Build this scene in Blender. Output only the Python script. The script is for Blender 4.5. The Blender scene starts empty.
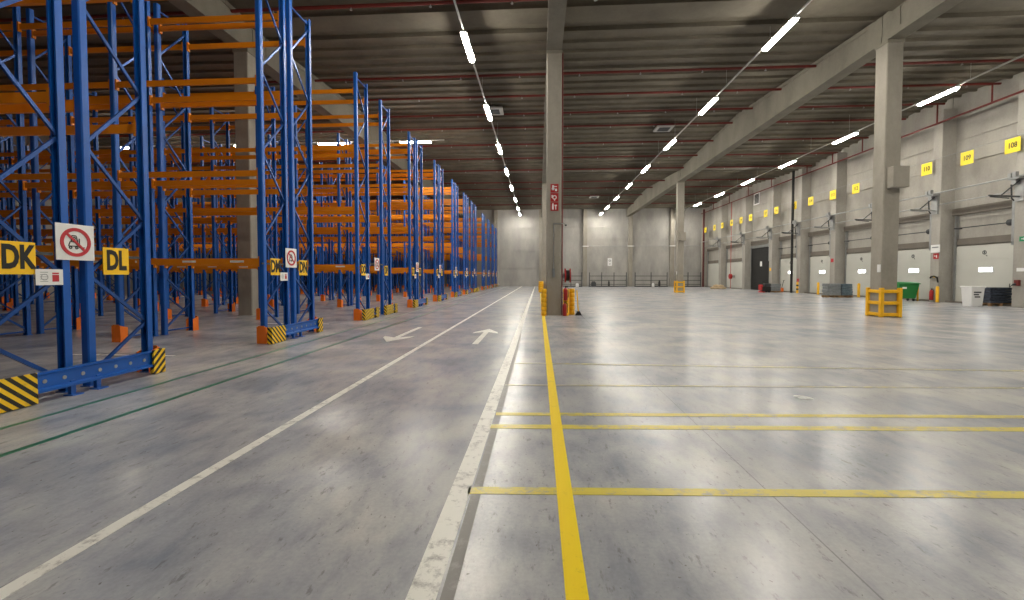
import bpy, math, random
from mathutils import Vector, Matrix
random.seed(7)
S = bpy.context.scene
COL = S.collection
R = math.radians

# ---------------------------------------------------------------- camera
cam_d = bpy.data.cameras.new('camera')
cam = bpy.data.objects.new('camera', cam_d); COL.objects.link(cam); S.camera = cam
cam_d.sensor_width = 36.0
cam_d.lens = 36.0 * 430 / 1024
cam_d.shift_y = -11 / 1024
cam_d.clip_start = 0.05; cam_d.clip_end = 300
cam.location = (0, 0, 1.6)
cam.rotation_euler = (R(90) - math.atan(13 / 430), 0, math.atan(27 / 430))

# ---------------------------------------------------------------- world, exposure
w = bpy.data.worlds.new('world'); S.world = w; w.use_nodes = True
w.node_tree.nodes['Background'].inputs[0].default_value = (0.9, 0.95, 1.0, 1)
w.node_tree.nodes['Background'].inputs[1].default_value = 0.05
S.view_settings.view_transform = 'Standard'
S.view_settings.look = 'None'
S.view_settings.gamma = 1.0
S.view_settings.use_curve_mapping = False
S.view_settings.exposure = 1.92
LAMP = 50.0          # strength of the tube lights

# ---------------------------------------------------------------- materials
def lin(c):
    return tuple(((v / 255) / 12.92 if v / 255 <= .04045 else ((v / 255 + .055) / 1.055) ** 2.4) for v in c) + (1,)

class NT:
    def __init__(s, name):
        s.m = bpy.data.materials.new(name); s.m.use_nodes = True
        s.t = s.m.node_tree; s.b = s.t.nodes['Principled BSDF']
    def n(s, typ, **kw):
        nd = s.t.nodes.new(typ)
        for k, v in kw.items(): setattr(nd, k, v)
        return nd
    def l(s, a, b): s.t.links.new(a, b)
    def coord(s, scale=(1, 1, 1)):
        tc = s.n('ShaderNodeTexCoord'); mp = s.n('ShaderNodeMapping')
        mp.inputs['Scale'].default_value = scale
        s.l(tc.outputs['Object'], mp.inputs['Vector']); return mp.outputs[0]
    def noise(s, vec, scale, detail=4, rough=.55):
        nz = s.n('ShaderNodeTexNoise'); nz.inputs['Scale'].default_value = scale
        nz.inputs['Detail'].default_value = detail; nz.inputs['Roughness'].default_value = rough
        s.l(vec, nz.inputs['Vector']); return nz.outputs['Fac']
    def ramp(s, fac, stops):
        r = s.n('ShaderNodeValToRGB'); e = r.color_ramp.elements
        e[0].position, e[0].color = stops[0]; e[1].position, e[1].color = stops[-1]
        for p, c in stops[1:-1]:
            x = e.new(p); x.color = c
        s.l(fac, r.inputs[0]); return r.outputs[0]
    def mix(s, fac, a, b, mode='MIX'):
        m = s.n('ShaderNodeMix', data_type='RGBA', blend_type=mode)
        for sock, v in ((m.inputs['Factor'], fac), (m.inputs['A'], a), (m.inputs['B'], b)):
            if isinstance(v, (int, float, tuple)): sock.default_value = v
            else: s.l(v, sock)
        return m.outputs['Result']
    def math(s, op, a, b=0.0):
        m = s.n('ShaderNodeMath', operation=op)
        for i, v in enumerate((a, b)):
            if isinstance(v, (int, float)): m.inputs[i].default_value = v
            else: s.l(v, m.inputs[i])
        return m.outputs[0]

def g(v): return (v, v, v, 1)

def paint(name, rgb, rough=.45, metal=0.0, var=.12, scale=3.0, spec=.5):
    """plain finish with slight wear variation"""
    k = NT(name); c = lin(rgb)
    f = k.noise(k.coord(), scale, 5)
    k.l(k.ramp(f, [(.3, tuple(x * (1 - var) for x in c[:3]) + (1,)), (.7, tuple(min(1, x * (1 + var)) for x in c[:3]) + (1,))]), k.b.inputs['Base Color'])
    k.b.inputs['Roughness'].default_value = rough; k.b.inputs['Metallic'].default_value = metal
    k.b.inputs['Specular IOR Level'].default_value = spec
    return k.m

def concrete(name, a, b, rough=.85, scale=(.6, .6, .25), bump=.05):
    k = NT(name); v = k.coord(scale)
    f1 = k.noise(v, 1.3, 6, .6); f2 = k.noise(k.coord(), 9, 6, .7)
    f = k.math('ADD', k.math('MULTIPLY', f1, .75), k.math('MULTIPLY', f2, .25))
    k.l(k.ramp(f, [(.35, lin(a)), (.65, lin(b))]), k.b.inputs['Base Color'])
    k.b.inputs['Roughness'].default_value = rough
    bp = k.n('ShaderNodeBump'); bp.inputs['Strength'].default_value = bump
    k.l(f2, bp.inputs['Height']); k.l(bp.outputs[0], k.b.inputs['Normal'])
    return k.m

def emis(name, rgb, strength):
    k = NT(name)
    k.b.inputs['Base Color'].default_value = lin(rgb)
    k.b.inputs['Emission Color'].default_value = lin(rgb)
    k.b.inputs['Emission Strength'].default_value = strength
    return k.m

def floor_mat():
    k = NT('polished_concrete')
    v = k.coord()
    big = k.noise(v, .18, 2, .5)                       # slab to slab drift
    cloud = k.n('ShaderNodeTexNoise'); cloud.inputs['Scale'].default_value = .9; cloud.inputs['Detail'].default_value = 5
    cloud.inputs['Roughness'].default_value = .5; cloud.inputs['Distortion'].default_value = .35; k.l(v, cloud.inputs['Vector'])
    rot = k.n('ShaderNodeMapping'); rot.inputs['Rotation'].default_value = (0, 0, .5); rot.inputs['Scale'].default_value = (2.2, .8, 1)
    k.l(v, rot.inputs['Vector'])
    streak = k.noise(rot.outputs[0], 2.6, 6, .62)      # trowel sweeps and tyre haze
    grain = k.noise(v, 38, 4, .65)
    col = k.ramp(cloud.outputs['Fac'], [(.34, lin((146, 149, 158))), (.50, lin((171, 172, 176))), (.64, lin((190, 189, 187)))])
    col = k.mix(1.0, col, k.ramp(streak, [(.36, (.84, .85, .88, 1)), (.50, (1, 1, 1, 1)), (.64, (1.08, 1.07, 1.05, 1))]), 'MULTIPLY')
    col = k.mix(1.0, col, k.ramp(grain, [(.35, g(.93)), (.65, g(1.04))]), 'MULTIPLY')
    col = k.mix(1.0, col, k.ramp(big, [(.38, (1.0, .985, .97, 1)), (.62, (.90, .92, .96, 1))]), 'MULTIPLY')
    sc = k.noise(rot.outputs[0], 7, 6, .7)             # small dark scuffs
    scm = k.ramp(sc, [(.585, g(0)), (.66, g(1))])
    col = k.mix(k.math('MULTIPLY', scm, .45), col, lin((92, 88, 86)))
    sp = k.noise(v, 30, 2, .5)                         # tiny specks
    col = k.mix(k.math('MULTIPLY', k.ramp(sp, [(.70, g(0)), (.74, g(1))]), .6), col, lin((90, 84, 80)))
    sep = k.n('ShaderNodeSeparateXYZ'); k.l(v, sep.inputs[0])
    jl = None                                          # saw-cut joints
    for ax, off, per in (('X', 5.2, 13.8), ('Y', 1.5, 12.4)):
        m = k.math('ABSOLUTE', k.math('SUBTRACT', k.math('FRACT', k.math('DIVIDE', k.math('ADD', sep.outputs[ax], off + 690), per)), .5))
        j = k.math('LESS_THAN', m, .0004)
        jl = j if jl is None else k.math('MAXIMUM', jl, j)
    col = k.mix(k.math('MULTIPLY', jl, .5), col, lin((90, 88, 86)))
    k.l(col, k.b.inputs['Base Color'])
    k.b.inputs['Roughness'].default_value = .265
    k.b.inputs['Specular IOR Level'].default_value = .6
    bp = k.n('ShaderNodeBump'); bp.inputs['Strength'].default_value = .12; bp.inputs['Distance'].default_value = .012
    k.l(k.math('ADD', k.noise(v, 3.2, 3, .5), k.math('MULTIPLY', streak, .5)), bp.inputs['Height']); k.l(bp.outputs[0], k.b.inputs['Normal'])
    return k.m

def worn(name, rgb, under, amount=.5, rough=.4):
    """floor paint rubbed through to the concrete"""
    k = NT(name)
    f = k.noise(k.coord(), 9, 9, .75)
    f2 = k.noise(k.coord(), 1.2, 3)
    m = k.ramp(k.math('ADD', k.math('MULTIPLY', f, .75), k.math('MULTIPLY', f2, .25)), [(amount - .04, g(0)), (amount + .06, g(1))])
    k.l(k.mix(m, lin(rgb), lin(under)), k.b.inputs['Base Color'])
    k.b.inputs['Roughness'].default_value = rough
    return k.m

def hazard(name, sign):
    k = NT(name); sep = k.n('ShaderNodeSeparateXYZ'); k.l(k.coord(), sep.inputs[0])
    q = k.math('ADD', k.math('ADD', sep.outputs['Y'], sep.outputs['X']), k.math('MULTIPLY', sep.outputs['Z'], sign))
    s_ = k.math('FRACT', k.math('DIVIDE', k.math('ADD', q, 100), .125))
    m = k.math('GREATER_THAN', s_, .5)
    nz = k.noise(k.coord(), 12, 5)
    c = k.mix(m, lin((245, 200, 25)), lin((28, 26, 24)))
    k.l(k.mix(k.math('MULTIPLY', k.ramp(nz, [(.6, g(0)), (.72, g(1))]), .4), c, lin((120, 110, 80))), k.b.inputs['Base Color'])
    k.b.inputs['Roughness'].default_value = .5
    return k.m

M = dict(
    floor=floor_mat(),
    wall=concrete('wall_concrete', (150, 146, 139), (176, 172, 163)),
    wall_far=concrete('far_wall_concrete', (150, 148, 144), (180, 177, 171)),
    column=concrete('column_concrete', (143, 138, 127), (163, 157, 146), scale=(1.2, 1.2, .5)),
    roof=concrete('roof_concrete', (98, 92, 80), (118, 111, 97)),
    beam=concrete('beam_concrete', (120, 115, 104), (142, 137, 124)),
    lintel=concrete('dark_lintel', (104, 98, 90), (120, 113, 104)),
    blue=paint('rack_blue', (12, 86, 172), .36, 0, .12, 2),
    brace=paint('brace_blue', (30, 76, 146), .32, .25, .2, 2),
    orange=paint('rack_orange', (228, 136, 12), .42, 0, .10, 1.2),
    foot=paint('guard_orange', (244, 122, 24), .5, 0, .08),
    yellow=paint('guard_yellow', (246, 186, 20), .5, 0, .08),
    signyellow=paint('sign_yellow', (252, 200, 14), .5, 0, .03),
    dockyellow=paint('dock_sign_yellow', (240, 214, 30), .5, 0, .03),
    white=paint('white_plastic', (232, 232, 230), .5, 0, .03),
    black=paint('black_paint', (20, 20, 20), .6, 0, .1),
    red=paint('red_paint', (170, 30, 32), .5, 0, .1),
    ring=paint('sign_red', (190, 40, 50), .5, 0, .03),
    pipe=paint('pipe_red', (112, 38, 32), .55, 0, .15),
    darkpipe=paint('pipe_dark_red', (84, 30, 28), .6, 0, .15),
    steel=paint('galvanised_steel', (160, 162, 162), .38, .7, .12),
    dark=paint('dark_steel', (66, 68, 70), .5, .3, .15),
    door=paint('door_grey_white', (196, 196, 188), .42, 0, .04, .8),
    blackdoor=paint('black_door', (34, 34, 33), .75, 0, .15),
    green=paint('green_plastic', (38, 128, 62), .5, 0, .06),
    exitgreen=paint('exit_green', (20, 140, 90), .5, 0, .03),
    greybin=paint('grey_plastic', (128, 132, 134), .5, 0, .2, 6),
    wrap=paint('dark_film', (60, 66, 78), .22, 0, .35, 7),
    wrap2=paint('slate_film', (92, 108, 118), .25, 0, .3, 7),
    sack=paint('beige_sack', (205, 182, 148), .8, 0, .12, 4),
    wood=paint('pallet_wood', (150, 118, 82), .8, 0, .2, 5),
    housing=paint('lamp_housing', (200, 200, 196), .5, 0, .02),
    tube=emis('lamp_tube', (255, 249, 236), LAMP),
    doorlight=emis('lit_door_window', (250, 252, 255), 2.6),
    glass=paint('dark_glass', (40, 44, 48), .15, 0, .1),
    wline=worn('white_floor_paint', (232, 230, 222), (165, 161, 156), .545),
    yline=worn('yellow_floor_paint', (252, 218, 14), (215, 185, 50), .60, .32),
    yline2=worn('thin_yellow_floor_paint', (214, 196, 70), (165, 160, 135), .54, .32),
    yfaint=worn('rubbed_yellow_floor_paint', (188, 178, 110), (152, 149, 143), .47, .3),
    gline=worn('green_floor_paint', (36, 112, 88), (90, 125, 112), .66, .35),
    greystrip=worn('grey_strip_paint', (118, 114, 110), (135, 132, 128), .55, .4),
    hazL=hazard('hazard_stripes_falling', 1), hazR=hazard('hazard_stripes_rising', -1),
)

# ---------------------------------------------------------------- helpers
class MB:
    """collects faces of one mesh"""
    def __init__(s): s.v = []; s.f = []; s.sm = []
    def add(s, vs, fs, smooth=False):
        o = len(s.v); s.v += [tuple(p) for p in vs]
        for f in fs: s.f.append(tuple(i + o for i in f)); s.sm.append(smooth)
        return s
    def box(s, x0, x1, y0, y1, z0, z1):
        vs = [(x, y, z) for z in (z0, z1) for y in (y0, y1) for x in (x0, x1)]
        return s.add(vs, [(0, 2, 3, 1), (4, 5, 7, 6), (0, 1, 5, 4), (2, 6, 7, 3), (0, 4, 6, 2), (1, 3, 7, 5)])
    def cbox(s, c, d): return s.box(c[0] - d[0] / 2, c[0] + d[0] / 2, c[1] - d[1] / 2, c[1] + d[1] / 2, c[2] - d[2] / 2, c[2] + d[2] / 2)
    def prism(s, poly, a, b, axis):
        """extrude a 2-D polygon along axis ('x','y','z') from a to b"""
        n = len(poly); vs = []
        for t in (a, b):
            for p, q in poly:
                vs.append({'x': (t, p, q), 'y': (p, t, q), 'z': (p, q, t)}[axis])
        fs = [tuple(range(n))[::-1], tuple(range(n, 2 * n))] + [(i, (i + 1) % n, n + (i + 1) % n, n + i) for i in range(n)]
        if axis == 'y': fs = [f[::-1] for f in fs]
        return s.add(vs, fs)
    def tube(s, p, q, r, n=8, r2=None, smooth=True):
        p, q = Vector(p), Vector(q); d = (q - p).normalized()
        u = d.orthogonal().normalized(); w_ = d.cross(u); r2 = r if r2 is None else r2
        vs = [p + (u * math.cos(2 * math.pi * i / n) + w_ * math.sin(2 * math.pi * i / n)) * r for i in range(n)]
        vs += [q + (u * math.cos(2 * math.pi * i / n) + w_ * math.sin(2 * math.pi * i / n)) * r2 for i in range(n)]
        s.add(vs, [(i, (i + 1) % n, n + (i + 1) % n, n + i) for i in range(n)], smooth)
        return s.add(vs, [tuple(range(n))[::-1], tuple(range(n, 2 * n))])
    def path(s, pts, r, n=8):
        for a, b in zip(pts, pts[1:]): s.tube(a, b, r, n)
        return s
    def bar(s, p, q, w_, h):
        """square bar between two points"""
        p, q = Vector(p), Vector(q); d = (q - p).normalized()
        u = Vector((1, 0, 0)) if abs(d.x) < .9 else Vector((0, 1, 0))
        u = (u - d * u.dot(d)).normalized(); v = d.cross(u)
        vs = [e + u * (a * w_ / 2) + v * (b * h / 2) for e in (p, q) for a, b in ((-1, -1), (1, -1), (1, 1), (-1, 1))]
        return s.add(vs, [(3, 2, 1, 0), (4, 5, 6, 7), (0, 1, 5, 4), (1, 2, 6, 5), (2, 3, 7, 6), (3, 0, 4, 7)])
    def ring(s, c, r0, r1, t, axis='x', n=36):
        """flat annulus of thickness t"""
        vs = []
        for k in (-t / 2, t / 2):
            for r in (r0, r1):
                for i in range(n):
                    a = 2 * math.pi * i / n; p, q = r * math.cos(a), r * math.sin(a)
                    o = {'x': (k, p, q), 'y': (p, k, q), 'z': (p, q, k)}[axis]
                    vs.append((c[0] + o[0], c[1] + o[1], c[2] + o[2]))
        fs = []
        for i in range(n):
            j = (i + 1) % n
            fs += [(i, j, n + j, n + i), (2 * n + i, 3 * n + i, 3 * n + j, 2 * n + j), (n + i, n + j, 3 * n + j, 3 * n + i), (i, 2 * n + i, 2 * n + j, j)]
        return s.add(vs, fs)
    def lathe(s, prof, c=(0, 0, 0), n=20, sx=1, sy=1):
        vs = []
        for r, z in prof:
            for i in range(n):
                a = 2 * math.pi * i / n; vs.append((c[0] + r * sx * math.cos(a), c[1] + r * sy * math.sin(a), c[2] + z))
        fs = [(k * n + i, k * n + (i + 1) % n, (k + 1) * n + (i + 1) % n, (k + 1) * n + i) for k in range(len(prof) - 1) for i in range(n)]
        s.add(vs, fs, True)
        return s.add(vs, [tuple(range(n))[::-1], tuple(range((len(prof) - 1) * n, len(prof) * n))])
    def mesh(s, name, mat):
        me = bpy.data.meshes.new(name); me.from_pydata(s.v, [], s.f); me.update()
        me.polygons.foreach_set('use_smooth', s.sm)
        for m in (mat if isinstance(mat, (list, tuple)) else [mat]): me.materials.append(m)
        import bmesh
        b = bmesh.new(); b.from_mesh(me); bmesh.ops.recalc_face_normals(b, faces=b.faces); b.to_mesh(me); b.free()
        return me
    def build(s, name, mat, parent=None, bevel=0, loc=None):
        return link(name, s.mesh(name, mat), parent, bevel, loc)

def link(name, me, parent=None, bevel=0, loc=None):
    o = bpy.data.objects.new(name, me); COL.objects.link(o)
    if loc: o.location = loc
    if parent: o.parent = parent
    if bevel:
        b = o.modifiers.new('bevel', 'BEVEL'); b.width = bevel; b.segments = 2; b.limit_method = 'ANGLE'
    return o

def tag(o, label=None, cat=None, group=None, kind=None):
    if label: o['label'] = label
    if cat: o['category'] = cat
    if group: o['group'] = group
    if kind: o['kind'] = kind
    return o

def thing(name, loc, label, cat, group=None, rz=0):
    o = bpy.data.objects.new(name, None); COL.objects.link(o)
    o.location = loc; o.rotation_euler.z = rz; o.empty_display_size = .2
    return tag(o, label, cat, group)

def struct(name, mb, mat, label, cat='structure', bevel=0):
    o = mb.build(name, mat, bevel=bevel); return tag(o, label, cat, kind='structure')

def kids(o): return [c for c in COL.objects if c.parent == o]
def copy_tree(o, children, parent=None):
    c = o.copy(); COL.objects.link(c); c.parent = parent
    for ch in children.get(o, []): copy_tree(ch, children, c)
    return c

_tx = {}
def text_mesh(body, size, mat, ext=.002, bold=0.0):
    key = (body, size, mat.name, bold)
    if key not in _tx:
        cu = bpy.data.curves.new('lettering', 'FONT'); cu.body = body; cu.size = size; cu.extrude = ext; cu.offset = bold
        cu.align_x = 'CENTER'; cu.align_y = 'CENTER'; cu.resolution_u = 3
        o = bpy.data.objects.new('lettering', cu); COL.objects.link(o)
        bpy.context.view_layer.update()
        me = bpy.data.meshes.new_from_object(o.evaluated_get(bpy.context.evaluated_depsgraph_get()))
        me.name = 'lettering'; me.materials.clear(); me.materials.append(mat)
        bpy.data.objects.remove(o); _tx[key] = me
    return _tx[key]
FACE = {'+x': (R(90), 0, R(90)), '-x': (R(90), 0, R(-90)), '-y': (R(90), 0, 0)}
def lettering(body, size, loc, face, mat, parent, bold=0.0, sx=1.0):
    o = link('lettering', text_mesh(body, size, mat, bold=bold), parent, loc=loc)
    o.rotation_euler = FACE[face]; o.scale = (sx, 1, 1); return o

ORD = ['first', 'second', 'third', 'fourth', 'fifth', 'sixth', 'seventh', 'eighth', 'ninth', 'tenth', 'eleventh', 'twelfth', 'thirteenth', 'fourteenth', 'fifteenth', 'sixteenth']

# ---------------------------------------------------------------- room
XL, XR, YN, YF = -38.0, 25.2, -8.0, 67.0
VZ, RZ = 11.87, 12.6                 # valley and ridge heights of the roof underside
COLY = (17.9, 42.7)
struct('floor', MB().box(XL, XR, YN, YF, -.3, 0), M['floor'], 'polished grey concrete warehouse floor', 'floor')

def roof_z(y):
    t = ((y - 17.9) / 24.8) % 1.0
    return VZ + (RZ - VZ) * (1 - abs(t - .5) * 2)
rf = MB()
ys = [YN, -6.9, 5.5, 17.9, 30.3, 42.7, 55.1, 67.0 + .3]
poly = [(y, roof_z(y)) for y in ys] + [(ys[-1], 13.2), (YN, 13.2)]
rf.prism(poly, XL, XR + .3, 'x')
y = YN + .4
while y < YF - .3:                       # concrete ribs of the roof planks
    if min(abs(y - v + .5) for v in (-6.9, 17.9, 42.7)) > 1.05:
        z = roof_z(y)
        rf.prism([(y - .08, z + .02), (y - .045, z - .13), (y + .045, z - .13), (y + .08, z + .02)], XL, XR, 'x')
    y += .93
for v in (-6.9, 17.9, 42.7):             # flat gutter slabs in the valleys
    rf.box(XL, XR, v - 1.45, v - .45, VZ - .24, VZ + .2)
    rf.box(XL, XR, v + .30, v + .42, VZ - .16, VZ + .2)
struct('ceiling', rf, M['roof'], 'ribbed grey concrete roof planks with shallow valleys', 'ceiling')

def panel_wall(name, axis, pos, a0, a1, z1, zs, cuts, mat, depth, label, holes=()):
    """base slab with precast panels separated by narrow joints"""
    mb = MB(); s = 1 if depth > 0 else -1
    def put(a, b, z0, z, d0, d1):
        lo, hi = min(pos + d0 * s, pos + d1 * s), max(pos + d0 * s, pos + d1 * s)
        if axis == 'x': mb.box(lo, hi, a, b, z0, z)
        else: mb.box(a, b, lo, hi, z0, z)
    put(a0, a1, 0, z1, .06, .3)
    cs = [a0] + list(cuts) + [a1]; zz = list(zs)
    for i in range(len(cs) - 1):
        for j in range(len(zz) - 1):
            jw = .045 if name == 'wall_far' else .022; put(cs[i] + jw, cs[i + 1] - jw, zz[j] + jw, zz[j + 1] - jw, 0, .06)
    return struct(name, mb, mat, label, 'wall')
WC = [(23.5, .6), (28.2, .6), (32.8, .6), (37.5, .6), (42.2, .6), (47.1, .6), (53.1, .6), (59.9, .6), (66.4, .6)]
panel_wall('wall_right', 'x', XR, YN, YF, 12.7, [0, 1.6, 3.4, 5.3, 6.9, 8.3, 9.7, 12.7], [18.8, 14.1, 9.4, 4.7, 0][::-1] + [c for c, _ in WC[:-1]], M['wall'], 1, 'grey precast concrete wall with the loading dock doors')
panel_wall('wall_far', 'y', YF, XL, XR, 12.7, [0, 2.75, 5.4, 7.2, 9.0, 12.7], [-31, -25, -19, -13, -6.6, .3, 7.0, 13.9, 20.0], M['wall_far'], 1, 'pale precast concrete end wall at the far side')
panel_wall('wall_left', 'x', XL, YN, YF, 12.7, [0, 3, 6, 9, 12.7], range(0, 66, 6), M['wall'], -1, 'concrete wall beyond the pallet racks')
panel_wall('wall_near', 'y', YN, XL, XR, 12.7, [0, 3, 6, 9, 12.7], range(-30, 25, 6), M['wall'], -1, 'concrete wall behind the viewpoint')

# columns and beams
def column(name, x, y, label, w_=.60, bottom=0, top=10.65, extra=None):
    c = thing(name, (x, y, 0), label, 'column')
    h = w_ / 2; q = .03
    pl = [(-h + q, -h), (h - q, -h), (h, -h + q), (h, h - q), (h - q, h), (-h + q, h), (-h, h - q), (-h, -h + q)]
    sh = MB().prism(pl, 0, top - .12, 'z').build('shaft', M['column'], c)
    MB().box(-h - .02, h + .02, -h - .02, h + .02, top - .12, top).build('bearing_pad', M['beam'], c)
    return c
GX = (-11.9, .60, 13.6)
col_lab = {(0, 0): 'grey concrete column standing among the blue racks', (0, 1): 'far concrete column hidden deep among the racks',
           (1, 0): 'tall central concrete column with red fire signs', (1, 1): 'concrete column directly behind the central sign column',
           (2, 0): 'large concrete column with yellow cage guard near green bin', (2, 1): 'distant concrete column with yellow cage guard before end wall'}
for i, gx in enumerate(GX):
    for j, gy in enumerate(COLY):
        yy = 17.0 if (i, j) == (0, 0) else gy
        c = column('concrete_column', gx, yy, col_lab[(i, j)])
        if i == 2:   # grey box mounted high on the shaft
            MB().box(-.20, .40, -.60, -.30, 4.98, 5.78).build('junction_box', M['column'], c, .02)
            tag(MB().box(-.325, -.31, -.26, -.10, 1.75, 2.05).build('number_plate', M['white'], c), 'small white plate')
for i, gx in enumerate(GX):
    b = thing('roof_beam', (gx, 0, 0), ['long concrete roof beam above the pallet racks', 'concrete roof beam above the central column', 'long concrete roof beam over the right hand columns'][i], 'beam', 'roof beams')
    for k, (a, e) in enumerate(((-6.9, 17.88), (17.92, 42.68), (42.72, 67.0))):
        mid = (a + e) / 2; ridge = RZ - .06; low = VZ - .16
        mb = MB()
        mb.box(-.30, .30, a, e, 10.65, 10.9)                                    # lower flange
        mb.prism([(a, 10.9), (e, 10.9), (e, low), (mid, ridge), (a, low)], -.255, .255, 'x')
        mb.prism([(a, low - .18), (mid, ridge - .18), (e, low - .18), (e, low), (mid, ridge), (a, low)], -.28, .28, 'x')
        mb.box(-.285, .285, a, a + .8, 10.9, low - .1); mb.box(-.285, .285, e - .8, e, 10.9, low - .1)
        mb.build('beam_span', M['beam'], b)

# wall columns on the dock wall and the pilasters on the end wall
for i, (cy, wy) in enumerate(WC):
    o = MB().box(-.80, 0, -wy / 2, wy / 2, 0, 11.7).build('wall_column', M['wall'], bevel=.02, loc=(XR, cy, 0))
    tag(o, f'{ORD[i]} concrete wall column along the dock wall, counted from the camera', 'column', 'wall columns of the dock wall')
for i, px in enumerate((-6.7, .3, 7.05, 13.9, 20.1)):
    o = MB().box(-.3, .3, -.45, 0, 0, 11.8).build('wall_column', M['column'], loc=(px, YF, 0))
    tag(o, f'{ORD[i]} narrow concrete pilaster on the end wall, from the left', 'column', 'pilasters on the end wall')

# ---------------------------------------------------------------- ceiling lights
LH = 10.75
def make_light(L=2.1):
    r = bpy.data.objects.new('tube_light', None); COL.objects.link(r)
    hs = MB().prism([(-.13, .07), (.13, .07), (.10, .14), (-.10, .14)], -L / 2 - .05, L / 2 + .05, 'y').build('housing', M['housing'], r)
    df = MB().prism([(-.11, .07), (-.085, .0), (.085, .0), (.11, .07)], -L / 2, L / 2, 'y').build('diffuser', M['tube'], r)
    return r, {r: [hs, df]}
proto, pk = make_light()
first = True
def put_light(x, y, z, rz, label, group):
    global first
    o = proto if first else copy_tree(proto, pk)
    first = False
    o.location = (x, min(y + .4, 64.6), z); o.rotation_euler.z = rz; tag(o, label, 'ceiling light', group)
rows = [('left', -2.88, [3.2 + 6.95 * k for k in range(10)]), ('middle', 9.15, [3.1 + 6.92 * k for k in range(10)]), ('dock side', 20.4, [3.2 + 6.7 * k for k in range(10)])]
for rn, x, yl in rows:
    seen = 0; hid = 0
    for yy in yl:
        vis = yy > (21 if rn == 'dock side' else 15)
        if vis:
            lb = f'{ORD[seen]} bright tube light seen in the {rn} ceiling row'; seen += 1
        else:
            lb = ['tube light of the ROW row above the viewpoint', 'tube light of the ROW row just ahead of the viewpoint', 'tube light of the ROW row beyond the upper picture edge'][hid].replace('ROW', rn); hid += 1
        put_light(x, yy, LH, 0, lb, f'tube lights of the {rn} row')
    t = MB().box(x - .03, x + .03, 0, 66.6, LH + .141, LH + .2)
    for q in range(2, 66, 4): t.tube((x, q, LH + .19), (x, q, roof_z(q) - .36), .006, 5)
    tag(t.build('light_track', M['housing']), f'thin straight track carrying the {rn} row of tube lights', 'light track')
for k, lx in enumerate((-8.5, -14.3, -20.4, -28.9)):
    put_light(lx, 29.0, LH, R(90), f'{ORD[k]} crosswise tube light above the racks, counted leftwards from the aisle', 'crosswise tube lights above the racks')
tag(MB().box(-36, -6.5, 29.37, 29.43, LH + .141, LH + .2).build('light_track', M['housing']), 'thin crosswise light track above the pallet racks', 'light track')

# ---------------------------------------------------------------- sprinkler pipes
HEAD = MB().tube((0, 0, -.04), (0, 0, -.13), .02, 6).tube((0, 0, -.125), (0, 0, -.145), .05, 8).mesh('sprinkler_head', M['steel'])
for k, py in enumerate((15.9, 22.0, 25.0, 28.2, 31.0, 34.3, 37.6, 41.0, 47.0, 52.0, 57.0, 62.0)):
    z = roof_z(py) - .36
    mb = MB().tube((-36, py, z), (XR - .5, py, z), .065, 8)
    r = mb.build('sprinkler_pipe', M['pipe'])
    tag(r, f'{ORD[k]} dark red sprinkler pipe running crosswise under the roof', 'pipe', 'crosswise sprinkler pipes')
    for q in range(-34, 24, 3): link('sprinkler_head', HEAD, r, loc=(q, py, z))
mb = MB().tube((XR - .90, 5, 10.92), (XR - .90, 66.5, 10.92), .06, 8)
for q in (15.9, 22.0, 25.0, 28.2, 31.0, 34.3, 37.6, 41.0, 47.0, 52.0, 57.0, 62.0): mb.tube((XR - .90, q, 10.92), (XR - .90, q, roof_z(q) - .4), .04, 8)
tag(mb.build('sprinkler_main', M['pipe']), 'red sprinkler main running along the top of the dock wall', 'pipe')

# ceiling hatches
for x, y, lb in ((8.9, 31.8, 'small white square unit under the roof right of the central column'), (-2.9, 27.6, 'small white square unit under the roof beside the left light row'), (7.3, 58.0, 'tiny far white square unit under the roof near the end wall')):
    r = thing('ceiling_unit', (x, y, roof_z(y) - .25), lb, 'ceiling unit')
    MB().box(-.6, .6, -.6, .6, -.14, -.02).build('casing', M['housing'], r, .02)
    MB().box(-.38, .38, -.38, .38, -.16, -.14).build('grille', M['dark'], r)
    MB().box(-.05, .05, -.05, .05, -.02, .4).build('hanger', M['steel'], r)

# ---------------------------------------------------------------- pallet racks
RX, BAY, NB = -6.55, 3.65, 8
LEV = (2.02, 4.10, 6.26, 8.28); FH = 8.85; FD = 1.02
# shared meshes
def upright_mesh():
    # open omega profile, mouth towards the frame
    pl = [(-.06, -.045), (-.045, -.06), (.045, -.06), (.06, -.045), (.06, .045), (.035, .045), (.035, .03), (.045, .03), (.045, -.043), (-.045, -.043), (-.045, .03), (-.035, .03), (-.035, .045), (-.06, .045)]
    mb = MB().prism(pl, 0, FH, 'z')
    mb.box(-.075, .075, -.07, .07, 0, .012)
    return mb.mesh('upright', M['blue'])
def lattice_mesh():
    mb = MB(); a, b = .05, FD - .05                        # a = outer upright, b = inner upright
    inner = [.15, 1.62, 3.5, 5.5, 7.5]; outer = [.85, 2.5, 4.55, 6.5, 8.55]
    pts = []
    for i in range(5): pts += [(b, inner[i]), (a, outer[i])]
    for (y0, z0), (y1, z1) in zip(pts, pts[1:]): mb.bar((0, y0, z0), (0, y1, z1), .034, .045)
    mb.bar((0, a, .1), (0, b, .1), .034, .04); mb.bar((0, a, 8.7), (0, b, 8.7), .034, .04)
    return mb.mesh('frame_bracing', M['brace'])
def beam_mesh():
    L = BAY - .1
    mb = MB()
    mb.prism([(-.025, -.14), (.025, -.14), (.025, 0), (-.005, 0), (-.005, -.03), (-.025, -.03)], -L / 2, L / 2, 'x')
    for s in (-1, 1): mb.box(s * L / 2 - (.05 if s > 0 else 0), s * L / 2 + (0 if s > 0 else .05), -.03, .045, -.20, .05)
    return mb.mesh('beam', M['orange'])
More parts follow.
